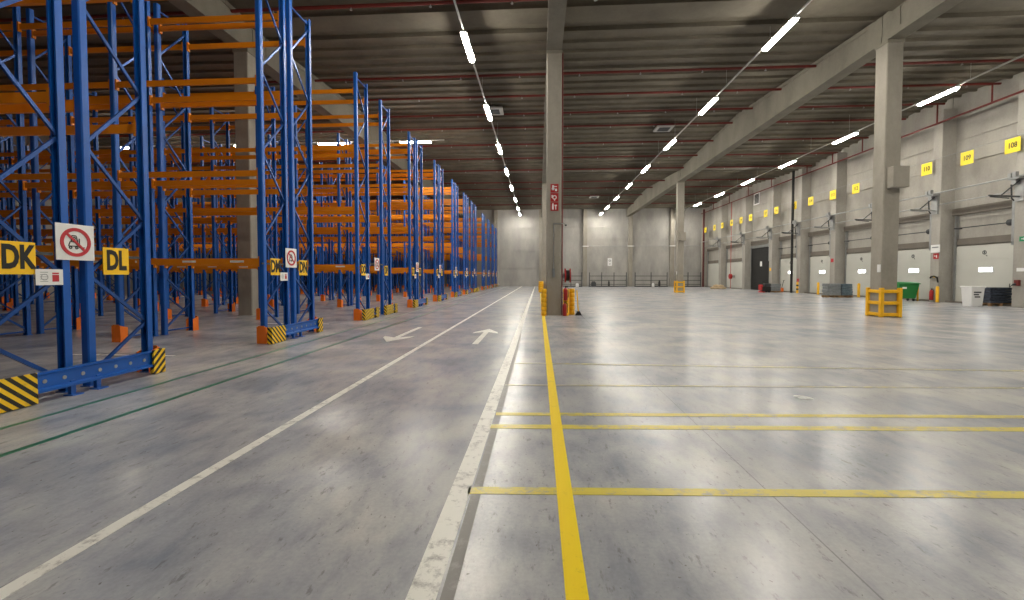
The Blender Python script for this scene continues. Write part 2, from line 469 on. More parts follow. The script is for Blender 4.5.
def foot_mesh():
    mb = MB()
    mb.prism([(-.11, 0), (.11, 0), (.11, .36), (.07, .42), (-.07, .42), (-.11, .36)], -.10, -.085, 'y')
    for s in (-1, 1): mb.prism([(-.10, 0), (.10, 0), (.10, .34), (-.10, .40)], s * .11 - (.012 if s > 0 else 0), s * .11 + (0 if s > 0 else .012), 'x')
    return mb.mesh('foot_guard', M['foot'])
def sticker_mesh():
    mb = MB().box(-.17, .17, -.0285, -.0245, -.10, -.05)
    return mb.mesh('sticker', M['white'])
ME = dict(up=upright_mesh(), lat=lattice_mesh(), beam=beam_mesh(), foot=foot_mesh(), stick=sticker_mesh())

def rack(y_out, direction, letters, label):
    """y_out: world y of the aisle-side face, direction +1 when the inner side lies farther from the camera"""
    r = thing('pallet_rack', (RX, y_out, 0), label, 'pallet rack', 'empty blue and orange pallet racks')
    for k in range(NB + 1):
        f = link('frame_bracing', ME['lat'], r); f.location = (-k * BAY, 0, 0); f.scale = (1, direction, 1)
        for j, yy in enumerate((.045, FD - .045)):
            u = link('upright', ME['up'], f); u.location = (0, yy, 0)
            if j: u.scale = (1, -1, 1)
        fg = link('foot_guard', ME['foot'], f); fg.location = (0, .03, 0)
    for k in range(NB):
        for z in LEV:
            for j, yy in enumerate((.045, FD - .045)):
                b = link('beam', ME['beam'], r); b.location = (-(k + .5) * BAY, yy * direction, z)
                b.scale = (1, direction * (1 if j == 0 else -1), 1)
                if z == LEV[0] and j == 0 and y_out < 20: 
                    for c in (-1.2, 0, 1.2): link('sticker', ME['stick'], b, loc=(c, 0, 0))
    return r

def row_sign(y0, y1, z0, z1, body, label):
    yc, zc = (y0 + y1) / 2, (z0 + z1) / 2
    s = thing('row_sign', (RX + .06, yc, zc), label, 'sign', 'yellow row letter signs')
    MB().box(0, .012, -(y1 - y0) / 2, (y1 - y0) / 2, -(z1 - z0) / 2, (z1 - z0) / 2).build('plate', M['signyellow'], s, .002)
    MB().box(-.03, -.002, -.5 if (y1 - y0) < .6 else -.3, .4, .05, .09).build('bracket', M['dark'], s)
    lettering(body, .40, (.0145, 0, 0), '+x', M['black'], s, .016, .62)
def ban_sign(yc, zc, w_, label, br=.15):
    s = thing('prohibition_sign', (RX + .075, yc, zc), label, 'sign', 'no forklift signs')
    h = w_ / 2
    MB().box(0, .01, -h, h, -h, h).build('plate', M['white'], s, .002)
    MB().box(-.025, -.002, -br, br, -.03, .03).build('bracket', M['dark'], s)
    MB().ring((.013, 0, 0), h * .62, h * .80, .006).build('prohibition_ring', M['ring'], s)
    MB().bar((.0155, -h * .5, h * .5), (.0155, h * .5, -h * .5), .004, h * .13).build('slash', M['ring'], s)
    p = MB()                                             # fork truck pictogram
    def b(y0, z0, y1, z1, t=.05): p.bar((.0125, y0 * h, z0 * h), (.0125, y1 * h, z1 * h), .003, t * h)
    b(-.38, -.22, .12, -.22); b(-.38, -.22, -.30, .02); b(-.30, .02, -.02, .02); b(-.02, .02, .12, -.10); b(.12, -.10, .12, -.22)
    b(-.24, .02, -.20, .36); b(-.20, .36, .02, .36); b(.02, .36, .10, -.05); b(.18, -.28, .18, .22); b(.18, -.28, .46, -.28)
    p.ring((.0125, -.28 * h, -.30 * h), .03 * h, .09 * h, .003, n=12); p.ring((.0125, .04 * h, -.30 * h), .03 * h, .09 * h, .003, n=12)
    p.ring((.0125, -.08 * h, .22 * h), .03 * h, .08 * h, .003, n=12)
    p.build('pictogram', M['black'], s)
def notice(yc, zc, label):
    s = thing('paper_notice', (RX + .08, yc, zc), label, 'notice', 'white notices on the rack ends')
    MB().box(0, .006, -.16, .16, -.105, .105).build('sheet', M['white'], s)
    MB().box(-.04, -.001, -.02, .02, -.08, .08).build('bracket', M['dark'], s)
    q = MB()
    for i in range(5): q.box(.0062, .007, -.11, -.02 - .01 * (i % 2), .06 - i * .03, .068 - i * .03)
    q.ring((.0066, -.06, .0), .035, .043, .001, n=16)
    q.build('grey_print', M['steel'], s)
    q = MB().box(.0062, .007, .03, .11, -.06, .03); q.box(.0062, .007, .03, .11, .04, .06)
    q.build('red_print', M['ring'], s)

def end_guard(y0, y1, first_len, last_len, label, x=RX + .27):
    gd = thing('rack_end_guard', (x, y0, 0), label, 'guard', 'rack end guards')
    L = y1 - y0
    rail = MB()
    rail.prism([(-.05, .13), (.05, .13), (.05, .165), (.01, .18), (.01, .34), (.03, .36), (.03, .38), (-.05, .38)], first_len * .5, L - last_len * .5, 'y')
    rail_o = rail.build('rail', M['blue'], gd)
    for i in range(7):
        yy = first_len + (L - first_len - last_len) * (i + .5) / 7
        MB().tube((.005, yy, .26), (.016, yy, .26), .026, 12).build('bolt', M['steel'], rail_o)
    for yy in (L * .42, L * .56):
        MB().box(-.05, .09, yy - .07, yy + .07, 0, .014).box(-.03, .02, yy - .03, yy + .03, .014, .2).build('foot_plate', M['blue'], gd)
    for (a, b, m, hook) in ((0, first_len, M['hazL'], 0), (L - last_len, L, M['hazR'], 1)):
        bl = MB()
        bl.box(.035, .065, a, b, .01, .40)                       # face towards the aisle
        if hook: bl.box(-.05, .035, b - .03, b, .01, .40)
        else: bl.box(-.05, .035, a, a + .03, .01, .40)
        bl.box(-.05, .03, a + .05, b - .05, 0, .13)
        bl.build('corner_block', m, gd, .006)

ROWS = [(4.55, 6.82, 'DK', 'DL'), (9.80, 12.06, 'DM', 'DN'), (15.13, 18.57, 'DO', 'DP'), (21.45, 23.8, 'DQ', 'DR'), (26.75, 29.1, 'DS', 'DT'),
        (32.2, 34.5, 'DU', 'DV'), (37.2, 39.5, 'DW', 'DX'), (41.3, 44.7, 'DY', 'DZ'), (49.3, 51.6, 'EA', 'EB'), (54.5, 56.8, 'EC', 'ED'), (59.6, 61.9, 'EE', 'EF'), (64.4, 66.6, 'EG', 'EH')]
for i, (a, b, la, lb) in enumerate(ROWS):
    n = ORD[i]
    rack(a, 1, la, f'empty blue and orange pallet rack, near half of the {n} double row from the camera')
    rack(b, -1, lb, f'empty blue and orange pallet rack, far half of the {n} double row from the camera')
    split = (b - a) > 3
    if i < 2: what = f'reading {la}', f'reading {lb}'
    else: what = f'on the near side of the {n} rack row end', f'on the far side of the {n} rack row end'
    row_sign(a + .23, a + .61, 1.62, 2.03, la, f'yellow row sign with black letters {what[0]}')
    if split: row_sign(b - .85, b - .45, 1.62, 2.03, lb, f'yellow row sign with black letters {what[1]}')
    else: row_sign(a + 1.47, a + 1.87, 1.62, 2.03, lb, f'yellow row sign with black letters {what[1]}')
    mid = (a + b) / 2 - (.05 if not split else 0)
    ban_sign(mid, 2.07, .50, f'white and red no forklift sign on the end of the {n} rack row', .72 if split else .2)
    notice(a + .75, 1.585, f'small white notice under the signs of the {n} rack row end')
    if split:
        end_guard(a - .1, a + FD + .25, .85, .3, f'short black and yellow guard at the near frame of the {n} rack row')
        end_guard(b - FD - .35, b + .0, .85, .3, f'short black and yellow guard at the far frame of the {n} rack row')
    else:
        end_guard(a - .18, b - .06, .56, .22, f'blue rail guard with striped corner blocks at the {n} rack row end')

# ---------------------------------------------------------------- floor markings
def strip(name, p, q, w_, mat, label, h=.003, curve=None):
    p, q = Vector((p[0], p[1], 0)), Vector((q[0], q[1], 0)); d = (q - p).normalized(); nrm = Vector((-d.y, d.x, 0)) * w_ / 2
    a = [p - nrm, q - nrm, q + nrm, p + nrm]
    mb = MB(); mb.add([v + Vector((0, 0, .0005)) for v in a] + [v + Vector((0, 0, h)) for v in a], [(3, 2, 1, 0), (4, 5, 6, 7), (0, 1, 5, 4), (1, 2, 6, 5), (2, 3, 7, 6), (3, 0, 4, 7)])
    return tag(mb.build(name, mat), label, 'floor marking')
def fl(px, py):
    """floor point seen at a place of the survey photograph"""
    d = cam.rotation_euler.to_matrix() @ Vector(((px - 512) / 430, -(py - 289) / 430, -1))
    t = 1.6 / -d.z
    return (d.x * t, d.y * t)
strip('floor_line', (-2.70, -.5), (-2.62, 66.5), .10, M['wline'], 'narrow white floor line running between the racks and the middle lane')
strip('floor_line', (-.58, -.5), (-.62, 66.5), .15, M['wline'], 'broad white floor line left of the yellow line')
strip('floor_line', (-.44, -.5), (-.50, 12), .07, M['greystrip'], 'dull grey strip hugging the right side of the broad white line', .002)
strip('floor_line', (.195, -.5), (.16, 40), .115, M['yline'], 'bright yellow floor line running ahead to the central column', .004)
strip('floor_line', (-4.78, -.5), (-4.72, 66), .075, M['gline'], 'green floor line nearer to the middle of the aisle')
strip('floor_line', (-5.62, -.5), (-5.66, 66), .065, M['gline'], 'green floor line closest to the racks')
def cross(p, q, w_, m, lb):
    a, b = fl(*p), fl(*q)
    k = (25.0 - a[0]) / (b[0] - a[0]); b = (a[0] + (b[0] - a[0]) * min(k, 2.2), a[1] + (b[1] - a[1]) * min(k, 2.2))
    strip('floor_line', a, b, w_, M[m], lb)
cross((468, 490.5), (1024, 495), .105, 'yline2', 'nearest yellow cross line on the floor')
cross((490, 426.5), (1024, 429.5), .12, 'yline2', 'second yellow cross line from the camera')
cross((496, 414), (1024, 417), .10, 'yline2', 'third yellow cross line, close behind the second')
cross((505, 385), (1010, 388), .07, 'yfaint', 'thin rubbed yellow cross line, fourth from the camera')
cross((515, 363), (1024, 371), .10, 'yfaint', 'faint worn cross line farthest from the camera')
def arrow(x, y, L, s, label, w_=1.0):
    r = MB()
    hw = .5 * w_
    pts = [(-.07, 0), (.07, 0), (.07, L - .75), (hw, L - 1.0), (hw * .9, L - .75), (0, L), (-hw * .9, L - .75), (-hw, L - 1.0), (-.07, L - .75)]
    pts = [(x + px, y + s * py) for px, py in pts]
    if s < 0: pts = pts[::-1]
    r.prism(pts, .0005, .003, 'z')
    tag(r.build('floor_arrow', M['wline']), label, 'floor marking', 'white arrows painted in the lane')
arrow(-1.5, 10.0, 2.9, 1, 'white floor arrow pointing away from the camera', .72)
arrow(-3.7, 13.2, 3.0, -1, 'white floor arrow pointing towards the camera', .8)
for k, (x, y) in enumerate(((-8.3, 8.15), (-8.0, 13.9))):
    o = strip('floor_dash', (x - 1.2, y), (x + 1.0, y), .07, M['wline'], f'short white floor dash at the mouth of the {ORD[k]} rack aisle')

# floor litter: a bit of torn white film
a = fl(803, 398)
mb = MB(); n = 14
vs = [(a[0] + math.cos(i * 2 * math.pi / n) * random.uniform(.06, .17), a[1] + math.sin(i * 2 * math.pi / n) * random.uniform(.06, .14), random.uniform(.002, .015)) for i in range(n)]
vs.append((a[0], a[1], .03)); mb.add(vs, [(i, (i + 1) % n, n) for i in range(n)])
tag(mb.build('scrap_of_film', M['white']), 'small white scrap of film lying on the floor', 'litter')

# ---------------------------------------------------------------- cage guards of the right columns
def cage(x, y, label):
    r = thing('column_guard', (x, y, 0), label, 'column guard', 'yellow cage guards')
    h = .335; t = .045
    for sx in (-1, 1):
        for sy in (-1, 1):
            MB().box(sx * h - t - .02, sx * h + t + .02, sy * h - t - .02, sy * h + t + .02, 0, 1.14).build('post', M['yellow'], r, .02)
    for z in (.10, .55, 1.0):
        for s in (-1, 1):
            MB().box(-h + .06, h - .06, s * h - t, s * h + t, z - .065, z + .065).build('rail', M['yellow'], r, .02)
            MB().box(s * h - t, s * h + t, -h + .06, h - .06, z - .065, z + .065).build('rail', M['yellow'], r, .02)
cage(13.62, 17.9, 'yellow cage guard around the foot of the large right column')
cage(13.6, 42.7, 'small distant yellow cage guard around the far right column')

# central column fittings
def side_guard(x, y, label, w_=.24):
    r = thing('column_guard', (x, y, 0), label, 'column guard', 'yellow ribbed guards of the central columns')
    for k in range(6):
        prof = [(w_ * .42, 0), (w_ * .5, .03), (w_ * .5, .15), (w_ * .42, .18)]
        MB().lathe(prof, (0, 0, .0 + k * .18), 16, 1, 1.6).build('guard_segment', M['yellow'], r)
side_guard(.20, 17.45, 'yellow ribbed guard left of the central column foot', .22)
side_guard(1.10, 17.55, 'yellow ribbed guard hugging the right side of the central column', .26)
side_guard(1.36, 17.95, 'yellow ribbed guard a step right of the central column', .24)
side_guard(.20, 42.2, 'distant yellow ribbed guard behind the central column', .5)
side_guard(.95, 42.2, 'distant yellow ribbed guard hidden behind the central column', .4)
r = thing('fire_sign', (.62, 17.59, 0), 'tall red and white fire equipment sign on the central column', 'sign')
for k in range(3):
    zc = 5.15 - k * .37
    pl = MB().box(-.16, .16, -.015, 0, zc - .17, zc + .17).build('red_panel', M['red'], r)
    q = MB()
    if k == 0: q.box(-.02, .10, -.019, -.015, zc + .05, zc + .08).box(-.10, -.02, -.019, -.015, zc - .08, zc + .12).ring((-.06, -.017, zc - .02), .03, .06, .004, 'y', 16).box(.02, .1, -.019, -.015, zc - .12, zc - .02)
    if k == 1: q.ring((0, -.017, zc), .05, .09, .004, 'y', 20).box(-.02, .02, -.019, -.015, zc - .14, zc - .08).box(-.12, -.07, -.019, -.015, zc - .02, zc + .1)
    if k == 2: q.box(-.10, -.03, -.019, -.015, zc - .12, zc + .08).box(-.09, -.04, -.019, -.015, zc + .08, zc + .13).box(.0, .1, -.019, -.015, zc + .02, zc + .07).box(.03, .07, -.019, -.015, zc - .12, zc + .02)
    q.build('white_symbol', M['white'], r)
r = thing('conduit', (.62, 17.59, 0), 'thin grey conduit with switch down the central column', 'conduit')
MB().path([(-.03, -.02, 1.9), (-.03, -.02, 3.72), (.34, -.02, 3.72)], .018).build('tube', M['steel'], r)
MB().box(-.08, .02, -.07, 0, 1.55, 1.9).build('switch_box', M['greybin'], r, .01)
r = thing('camera_arm', (.96, 17.8, 3.7), 'white bracket with small camera on the central column', 'camera')
MB().box(-.01, .12, -.03, .03, -.03, .03).build('arm', M['white'], r)
MB().tube((.12, .05, .0), (.12, -.24, -.05), .055, 12).build('camera_body', M['white'], r)
MB().tube((.12, -.24, -.05), (.12, -.26, -.053), .04, 12).build('lens', M['glass'], r)
tag(MB().tube((.94, 17.72, 0), (.94, 17.72, 10.6), .028, 8).build('riser_pipe', M['pipe']), 'dark red riser pipe on the right of the central column', 'pipe')
r = thing('hose_reel', (1.06, 17.95, 1.62), 'round red fire hose reel beside the central column', 'fire hose')
MB().tube((.0, 0, 0), (.05, 0, 0), .29, 24).build('disc', M['red'], r); MB().tube((.20, 0, 0), (.24, 0, 0), .29, 24).build('disc', M['red'], r)
MB().tube((.05, 0, 0), (.20, 0, 0), .22, 24).build('hose_coil', M['black'], r)
MB().box(-.10, 0, -.05, .05, -.1, .1).build('bracket', M['steel'], r)
def extinguisher(x, y, z, label, s=1.0):
    r = thing('fire_extinguisher', (x, y, z), label, 'fire extinguisher', 'red fire extinguishers'); r.scale = (s, s, s)
    MB().lathe([(.06, 0), (.08, .01), (.08, .40), (.06, .47), (.025, .50)], n=16).build('cylinder', M['red'], r)
    MB().lathe([(.02, .50), (.02, .54)], n=8).box(-.02, .09, -.01, .01, .54, .56).box(-.02, .07, -.01, .01, .58, .595).build('valve', M['black'], r)
    MB().path([(.02, 0, .52), (.10, 0, .50), (.11, 0, .2), (.10, 0, .12)], .012, 6).build('hose', M['black'], r)
    return r
extinguisher(1.03, 17.32, 0, 'red extinguisher standing on the floor by the central column')
extinguisher(1.06, 17.28, .62, 'upper red extinguisher on the central column')
r = thing('floor_squeegee', (1.60, 17.6, 0), 'yellow handled floor squeegee standing right of the central column', 'squeegee')
MB().tube((0, 0, .1), (-.06, .05, 1.02), .022, 8).build('handle', M['signyellow'], r)
MB().prism([(-.14, 0), (.14, 0), (.06, .17), (-.04, .17)], -.06, .06, 'y').build('head', M['black'], r, .01)

# ---------------------------------------------------------------- dock wall
bays = [(23.5, 28.2), (28.2, 32.8), (32.8, 37.5), (37.5, 42.2), (42.2, 47.1), (47.1, 53.1), (53.1, 59.9), (59.9, 66.4)]
for i, (c0, c1) in enumerate(bays):
    a, b = c0 + .62, c1 - .62
    n = i + 1
    # concrete lintel and upper casing bands
    lt = MB().box(XR - .14, XR - .001, c0 + .3, c1 - .3, 5.25, 5.65)
    struct(f'trim_{n}', lt, M['lintel'], f'dark lintel band above dock door {n}', 'trim')
    if i == 5:
        o = thing('door_6', (XR, 0, 0), 'tall black roller door on the dock wall', 'door'); o['kind'] = 'structure'
        a, b = c0 + 1.3, c1 - .42
        q = MB()
        for k in range(24): q.box(-.10, -.03, a, b, k * .2 + .01, k * .2 + .19)
        q.box(-.07, -.002, a, b, 0, 4.8); q.build('curtain', M['blackdoor'], o)
        MB().box(-.14, -.001, a - .16, a, 0, 4.95).box(-.14, -.001, b, b + .16, 0, 4.95).box(-.2, -.001, a - .16, b + .16, 4.82, 5.1).build('door_frame', M['steel'], o)
        MB().box(-.115, -.10, (a + b) / 2 - .3, (a + b) / 2 + .1, 2.7, 3.25).build('sign_plate', M['white'], o)
        continue
    o = thing(f'door_{n}', (XR, 0, 0), f'pale sectional dock door {n} counted from the camera', 'door'); o['kind'] = 'structure'
    q = MB()
    for k in range(4): q.box(-.10, -.04, a, b, .06 + k * .83, .06 + (k + 1) * .83 - .035)
    q.box(-.07, -.002, a, b, .02, 3.36); q.build('door_leaf', M['door'], o)
    MB().box(-.12, -.003, a, b, 0, .06).build('rubber_seal', M['black'], o)
    for s, e in ((a - .10, a), (b, b + .10)):
        MB().box(-.16, -.002, s, e, 0, 5.2).build('guide_rail', M['dark'] if s < a else M['steel'], o)
    MB().box(-.10, -.002, a, b, 3.44, 3.82).build('top_casing', M['lintel'], o)
    wy = (a + b) / 2
    if i < 5:
        fr = MB().box(-.115, -.10, wy - .42, wy + .42, 1.80, 2.12).build('window_surround', M['white'], o, .01)
        MB().box(-.12, -.116, wy - .36, wy + .36, 1.85, 2.07).build('lit_pane', M['doorlight'], fr)
        ic = MB().ring((-.103, wy + .1, 2.93), .08, .12, .006, 'x', 20)
        ic.bar((-.103, wy + .02, 2.78), (-.103, wy - .06, 2.72), .006, .04); ic.box(-.106, -.10, wy + .07, wy + .13, 2.86, 3.0)
        ic.build('door_emblem', M['dark'], o)
        MB().tube((-.45, a + .05, 4.42), (-.45, b - .2, 4.42), .03, 8).build('spring_shaft', M['dark'], o)
        MB().tube((-.45, a + .02, 4.42), (-.45, a + .26, 4.42), .17, 14).build('cable_drum', M['dark'], o)
        MB().box(-.45, -.1, a + .1, a + .2, 4.38, 4.46).box(-.45, -.1, b - .3, b - .2, 4.38, 4.46).build('shaft_bracket', M['dark'], o)
    tag(MB().box(XR - .40, XR - .17, c0 + .31, c1 - .31, 0, .09).build('dock_curb', M['lintel'], bevel=.01), f'low concrete curb at the foot of the {ORD[i]} dock door', 'curb', 'curbs of the dock doors')
    # yellow signal box beside the door
    s = thing('signal_box', (XR, a - .05, 2.35), f'small orange signal box right of the {ORD[i]} dock door', 'signal box', 'orange signal boxes')
    MB().box(-.30, -.81 + .61, -.12, .12, -.12, .12).build('case', M['yellow'], s, .02)
    MB().box(-.21, -.002, -.04, .04, -.04, .04).build('bracket', M['dark'], s)

# concrete curb and rail runs
r = thing('utility_rail', (0, 0, 0), 'pair of long grey utility rails along the dock wall at column brackets', 'rail')
MB().tube((24.05, 12, 6.62), (24.05, 66, 6.62), .045, 8).build('upper_rail', M['steel'], r)
MB().tube((24.35, 12, 5.95), (24.35, 66, 5.95), .03, 8).build('lower_rail', M['steel'], r)
for i, (cy, _) in enumerate(WC[:-1]):
    r = thing('swing_barrier', (24.4, cy, 0), f'steel swing arm with diagonal stay on the {ORD[i]} dock wall column', 'swing arm', 'swing arms on the dock columns')
    MB().tube((.0, 0, 5.62), (-1.55, 0, 5.70), .045, 8).tube((-.6, 0, 5.55), (-1.5, 0, 5.64), .03, 8).build('arm', M['dark' if i % 2 == 0 else 'steel'], r)
    MB().tube((0, 0, 6.55), (-.95, 0, 5.72), .028, 8).build('stay', M['dark'], r)
    MB().box(-.42, -.001, -.25, .25, 6.50, 6.60).box(-.12, -.001, -.2, .2, 5.4, 6.7).box(-.30, -.1, .0, .22, 6.28, 6.52).build('bracket', M['steel'], r)
    MB().box(-.5, -.35, -.18, -.02, 6.60, 6.86).box(-.5, -.35, .05, .2, 6.60, 6.82).build('clamp', M['steel'], r)
    MB().path([(-.2, .30, 6.3), (-.1, .36, 5.6), (.3, .36, 5.2), (.35, .36, .4)], .035, 8).build('hose', M['dark'], r)
    MB().box(-.001, .55, .30, .42, 3.2, 5.6).build('cable_tray', M['steel'], r)

# number signs hanging along the dock wall
sx = 24.25
sg = [(23.0, 108), (25.6, 109), (28.3, 110), (32.1, 111), (34.7, 112), (37.5, 113), (40.5, 114), (43.0, 115), (46.3, 116), (48.2, 117), (51.6, 118), (54.0, 119), (56.6, 120), (59.2, 121), (61.8, 122), (64.6, 123)]
dxs = {1011.5: 0, 966: 1, 925.7: 2, 855: 4, 832: 5, 810: 6, 793.5: 7, 775.7: 8, 765: 9, 750: 10, 740.5: 11, 731: 12, 721.7: 13, 714: 14, 705: 15}
for px, idx in dxs.items():
    D = sx * 430 / (px - 539) + .2; sg[idx] = (D * (.998 + .0627 * (px - 512) / 430), sg[idx][1])
sg[3] = ((sg[2][0] + sg[4][0]) / 2, 111)
for yy, num in sg:
    s = thing('dock_number_sign', (sx, yy, 8.3), f'yellow dock number sign reading {num}, {ORD[num - 108]} sign from the camera', 'sign', 'yellow dock number signs')
    MB().box(-.012, 0, -.37, .37, -.37, .37).build('plate', M['dockyellow'], s, .004)
    lettering(str(num), .38, (-.0145, 0, 0), '-x', M['black'], s, .008, .8)
    MB().tube((-.006, -.25, .37), (-.006, -.25, .45), .008, 5).tube((-.006, .25, .37), (-.006, .25, .45), .008, 5).build('hanger', M['steel'], s)
tag(MB().tube((sx, 14, 8.76), (sx, 66.5, 8.76), .014, 5).build('sign_wire', M['steel']), 'thin steel wire carrying the dock number signs', 'wire')

# vertical pipes
tag(MB().tube((24.1, 42.75, 0), (24.1, 42.75, 11.6), .11, 12).build('downpipe', M['blackdoor']), 'black downpipe on the dock wall between two doors', 'pipe')
tag(MB().tube((24.2, 65.2, 0), (24.2, 65.2, 11.4), .14, 12).build('riser_pipe', M['darkpipe']), 'thick dark red riser pipe in the far corner', 'pipe')
tag(MB().tube((24.6, 57.0, 0), (24.6, 57.0, 11.1), .035, 8).build('riser_pipe', M['red']), 'thin red riser pipe on the far dock wall', 'pipe')
r = thing('hose_reel', (24.75, 57.0, 1.55), 'red hose reel on the far dock wall', 'fire hose')
MB().tube((-.30, 0, 0), (-.05, 0, 0), .32, 20).build('drum', M['red'], r); MB().box(-.05, .45, -.1, .1, -.15, .15).build('bracket', M['steel'], r)
# framed louvre high on wall
r = thing('wall_louvre', (XR, 51.8, 10.55), 'small white framed louvre high on the dock wall', 'louvre')
MB().box(-.06, 0, -.65, .65, .55, .68).box(-.06, 0, -.65, .65, -.68, -.55).box(-.06, 0, .52, .65, -.55, .55).box(-.06, 0, -.65, -.52, -.55, .55).build('frame', M['white'], r)
q = MB()
for k in range(7): q.bar((-.03, -.52, -.48 + k * .16), (-.03, .52, -.48 + k * .16), .03, .10)
q.build('slats', M['dark'], r)

# fittings of the second wall column
cf = 24.395
r = thing('wall_sign', (cf, 28.15, 3.28), 'white board on the second dock wall column', 'sign')
MB().box(-.03, 0, -.30, .30, -.24, .24).build('plate', M['white'], r, .005)
MB().box(-.034, -.03, -.22, .22, .05, .12).build('grey_print', M['greybin'], r)
r = thing('wall_sign', (cf, 28.1, 2.82), 'red fire sign under the white board on dock column', 'sign')
MB().box(-.02, 0, -.17, .17, -.17, .17).build('plate', M['red'], r)
MB().box(-.024, -.02, -.08, -.02, -.1, .08).ring((-.022, .07, .02), .03, .05, .004).build('white_symbol', M['white'], r)
extinguisher(24.22, 28.15, .12, 'red extinguisher on the second dock wall column', 1.25)
r = thing('hung_hose', (cf - .02, 28.1, 1.45), 'dark hose draped on a hook on dock column', 'hose')
MB().path([(-.05, -.25, -.25), (-.06, -.2, .05), (-.06, 0, .14), (-.06, .2, .12), (-.05, .28, .02)], .04, 8).build('hose', M['black'], r)
MB().box(-.06, 0, -.05, .05, .05, .12).build('hook', M['signyellow'], r)
r = thing('bollard', (24.05, 27.55, 0), 'short yellow bollard beside the second dock column', 'bollard')
MB().lathe([(.08, 0), (.08, .92), (.05, .98)], n=14).build('post', M['yellow'], r); MB().lathe([(.14, 0), (.14, .015)], n=14).build('base_plate', M['dark'], r)
r = thing('bollard', (24.3, 29.2, 0), 'thin yellow post right of the green bin', 'bollard')
MB().lathe([(.05, 0), (.05, 1.0), (.03, 1.05)], n=14).build('post', M['yellow'], r); MB().lathe([(.11, 0), (.11, .015)], n=14).build('base_plate', M['dark'], r)
# fittings of the first wall column
r = thing('exit_sign', (cf, 23.35, 3.48), 'small green exit sign on the nearest dock column', 'sign')
MB().box(-.02, 0, -.16, .16, -.12, .12).build('plate', M['exitgreen'], r); MB().box(-.024, -.02, -.07, .07, -.02, .02).bar((-.022, -.07, 0), (-.022, -.02, .05), .004, .025).bar((-.022, -.07, 0), (-.022, -.02, -.05), .004, .025).build('white_arrow', M['white'], r)
tag(MB().box(-.02, 0, -.19, .19, -.09, .09).build('small_notice', M['white'], loc=(cf, 23.4, 1.92)), 'small white plate on the nearest dock column', 'sign')
r = thing('power_socket', (cf, 23.5, 1.25), 'dark red power socket on the nearest dock column', 'socket')
MB().box(-.12, 0, -.11, .11, -.15, .15).build('case', M['pipe'], r, .02); MB().tube((-.12, .02, -.05), (-.22, .05, -.1), .05, 10).build('plug', M['dark'], r)
MB().path([(-.2, .05, -.1), (-.22, .2, -.22), (-.1, .3, -.05)], .018, 6).build('cable', M['black'], r)
# fittings of further columns
for k, (cy, hh) in enumerate(((37.5, 2.9), (42.2, 1.2), (47.1, 2.3))):
    tag(MB().box(-.02, 0, -.15, .15, -.15, .15).build('small_notice', M['ring'] if k != 2 else M['signyellow'], loc=(cf, cy, hh)), ['small red plate on the fourth dock column', 'small red plate low on the fifth dock column', 'small yellow plate on the sixth dock column'][k], 'sign')
for k, (yy, lb) in enumerate(((41.6, 'striped yellow bollard at the foot of the black downpipe'), (38.6, 'yellow post beside the fourth dock column'), (33.9, 'yellow post behind the large right column'))):
    r = thing('bollard', (24.0, yy, 0), lb, 'bollard', 'dock bollards')
    MB().lathe([(.09, 0), (.09, 1.0), (.05, 1.06)], n=14).build('post', M['yellow'], r)
    if k == 0:
        for z in (.3, .65): MB().lathe([(.093, z), (.093, z + .15)], n=14).build('black_band', M['black'], r)
    MB().lathe([(.15, 0), (.15, .015)], n=14).build('base_plate', M['dark'], r)
r = thing('pallet_truck', (23.4, 44.4, 0), 'low orange pallet truck parked against the dock wall', 'pallet truck')
for s in (-.2, .2): MB().box(-.6, .6, s - .08, s + .08, .06, .13).build('fork', M['foot'], r, .01)
MB().box(.6, .8, -.22, .22, .05, .42).build('body', M['foot'], r, .03); MB().path([(.72, 0, .4), (.9, 0, 1.15)], .025).tube((.9, -.15, 1.15), (.9, .15, 1.15), .02).build('drawbar', M['black'], r)
for s in (-.1, .1): MB().tube((.72, s - .03, .09), (.72, s + .03, .09), .09, 12).build('wheel', M['black'], r)

# bins and goods along the dock
def D2(px, py, off=0):
    x, y = fl(px, py); return x, y
x, y = fl(909, 301)
r = thing('waste_container', (x, y + .35, 0), 'green wheeled waste container with sloping lid behind yellow cage', 'waste bin', rz=R(-8))
q = MB(); q.add([(-.42, -.34, .16), (.42, -.34, .16), (.42, .34, .16), (-.42, .34, .16), (-.56, -.44, 1.08), (.56, -.44, 1.08), (.56, .44, 1.08), (-.56, .44, 1.08)], [(3, 2, 1, 0), (4, 5, 6, 7), (0, 1, 5, 4), (1, 2, 6, 5), (2, 3, 7, 6), (3, 0, 4, 7)])
q.build('tub', M['green'], r, .03)
MB().box(-.60, .60, -.48, .48, 1.08, 1.13).prism([(-.48, 1.13), (.48, 1.13), (.40, 1.22), (-.30, 1.19)], -.56, .56, 'x').build('lid', M['green'], r, .015)
for a_ in (-.34, .34):
    for b_ in (-.26, .26): MB().tube((a_ - .03, b_, .08), (a_ + .03, b_, .08), .08, 12).box(a_ - .02, a_ + .02, b_ - .02, b_ + .02, .1, .18).build('castor', M['black'], r)
tag(MB().box(-.38, -.14, -.43, -.415, .78, .9).build('sticker', M['white'], r), 'white sticker')
x, y = fl(979, 307)
r = thing('white_bin', (x, y + .35, 0), 'white tub bin with dark print standing before the nearest dock door', 'bin')
q = MB(); q.add([(-.27, -.24, .03), (.27, -.24, .03), (.27, .24, .03), (-.27, .24, .03), (-.32, -.29, .98), (.32, -.29, .98), (.32, .29, .98), (-.32, .29, .98)], [(3, 2, 1, 0), (4, 5, 6, 7), (0, 1, 5, 4), (1, 2, 6, 5), (2, 3, 7, 6), (3, 0, 4, 7)])
q.box(-.25, .25, -.22, .22, 0, .03)
q.build('tub', M['white'], r, .03)
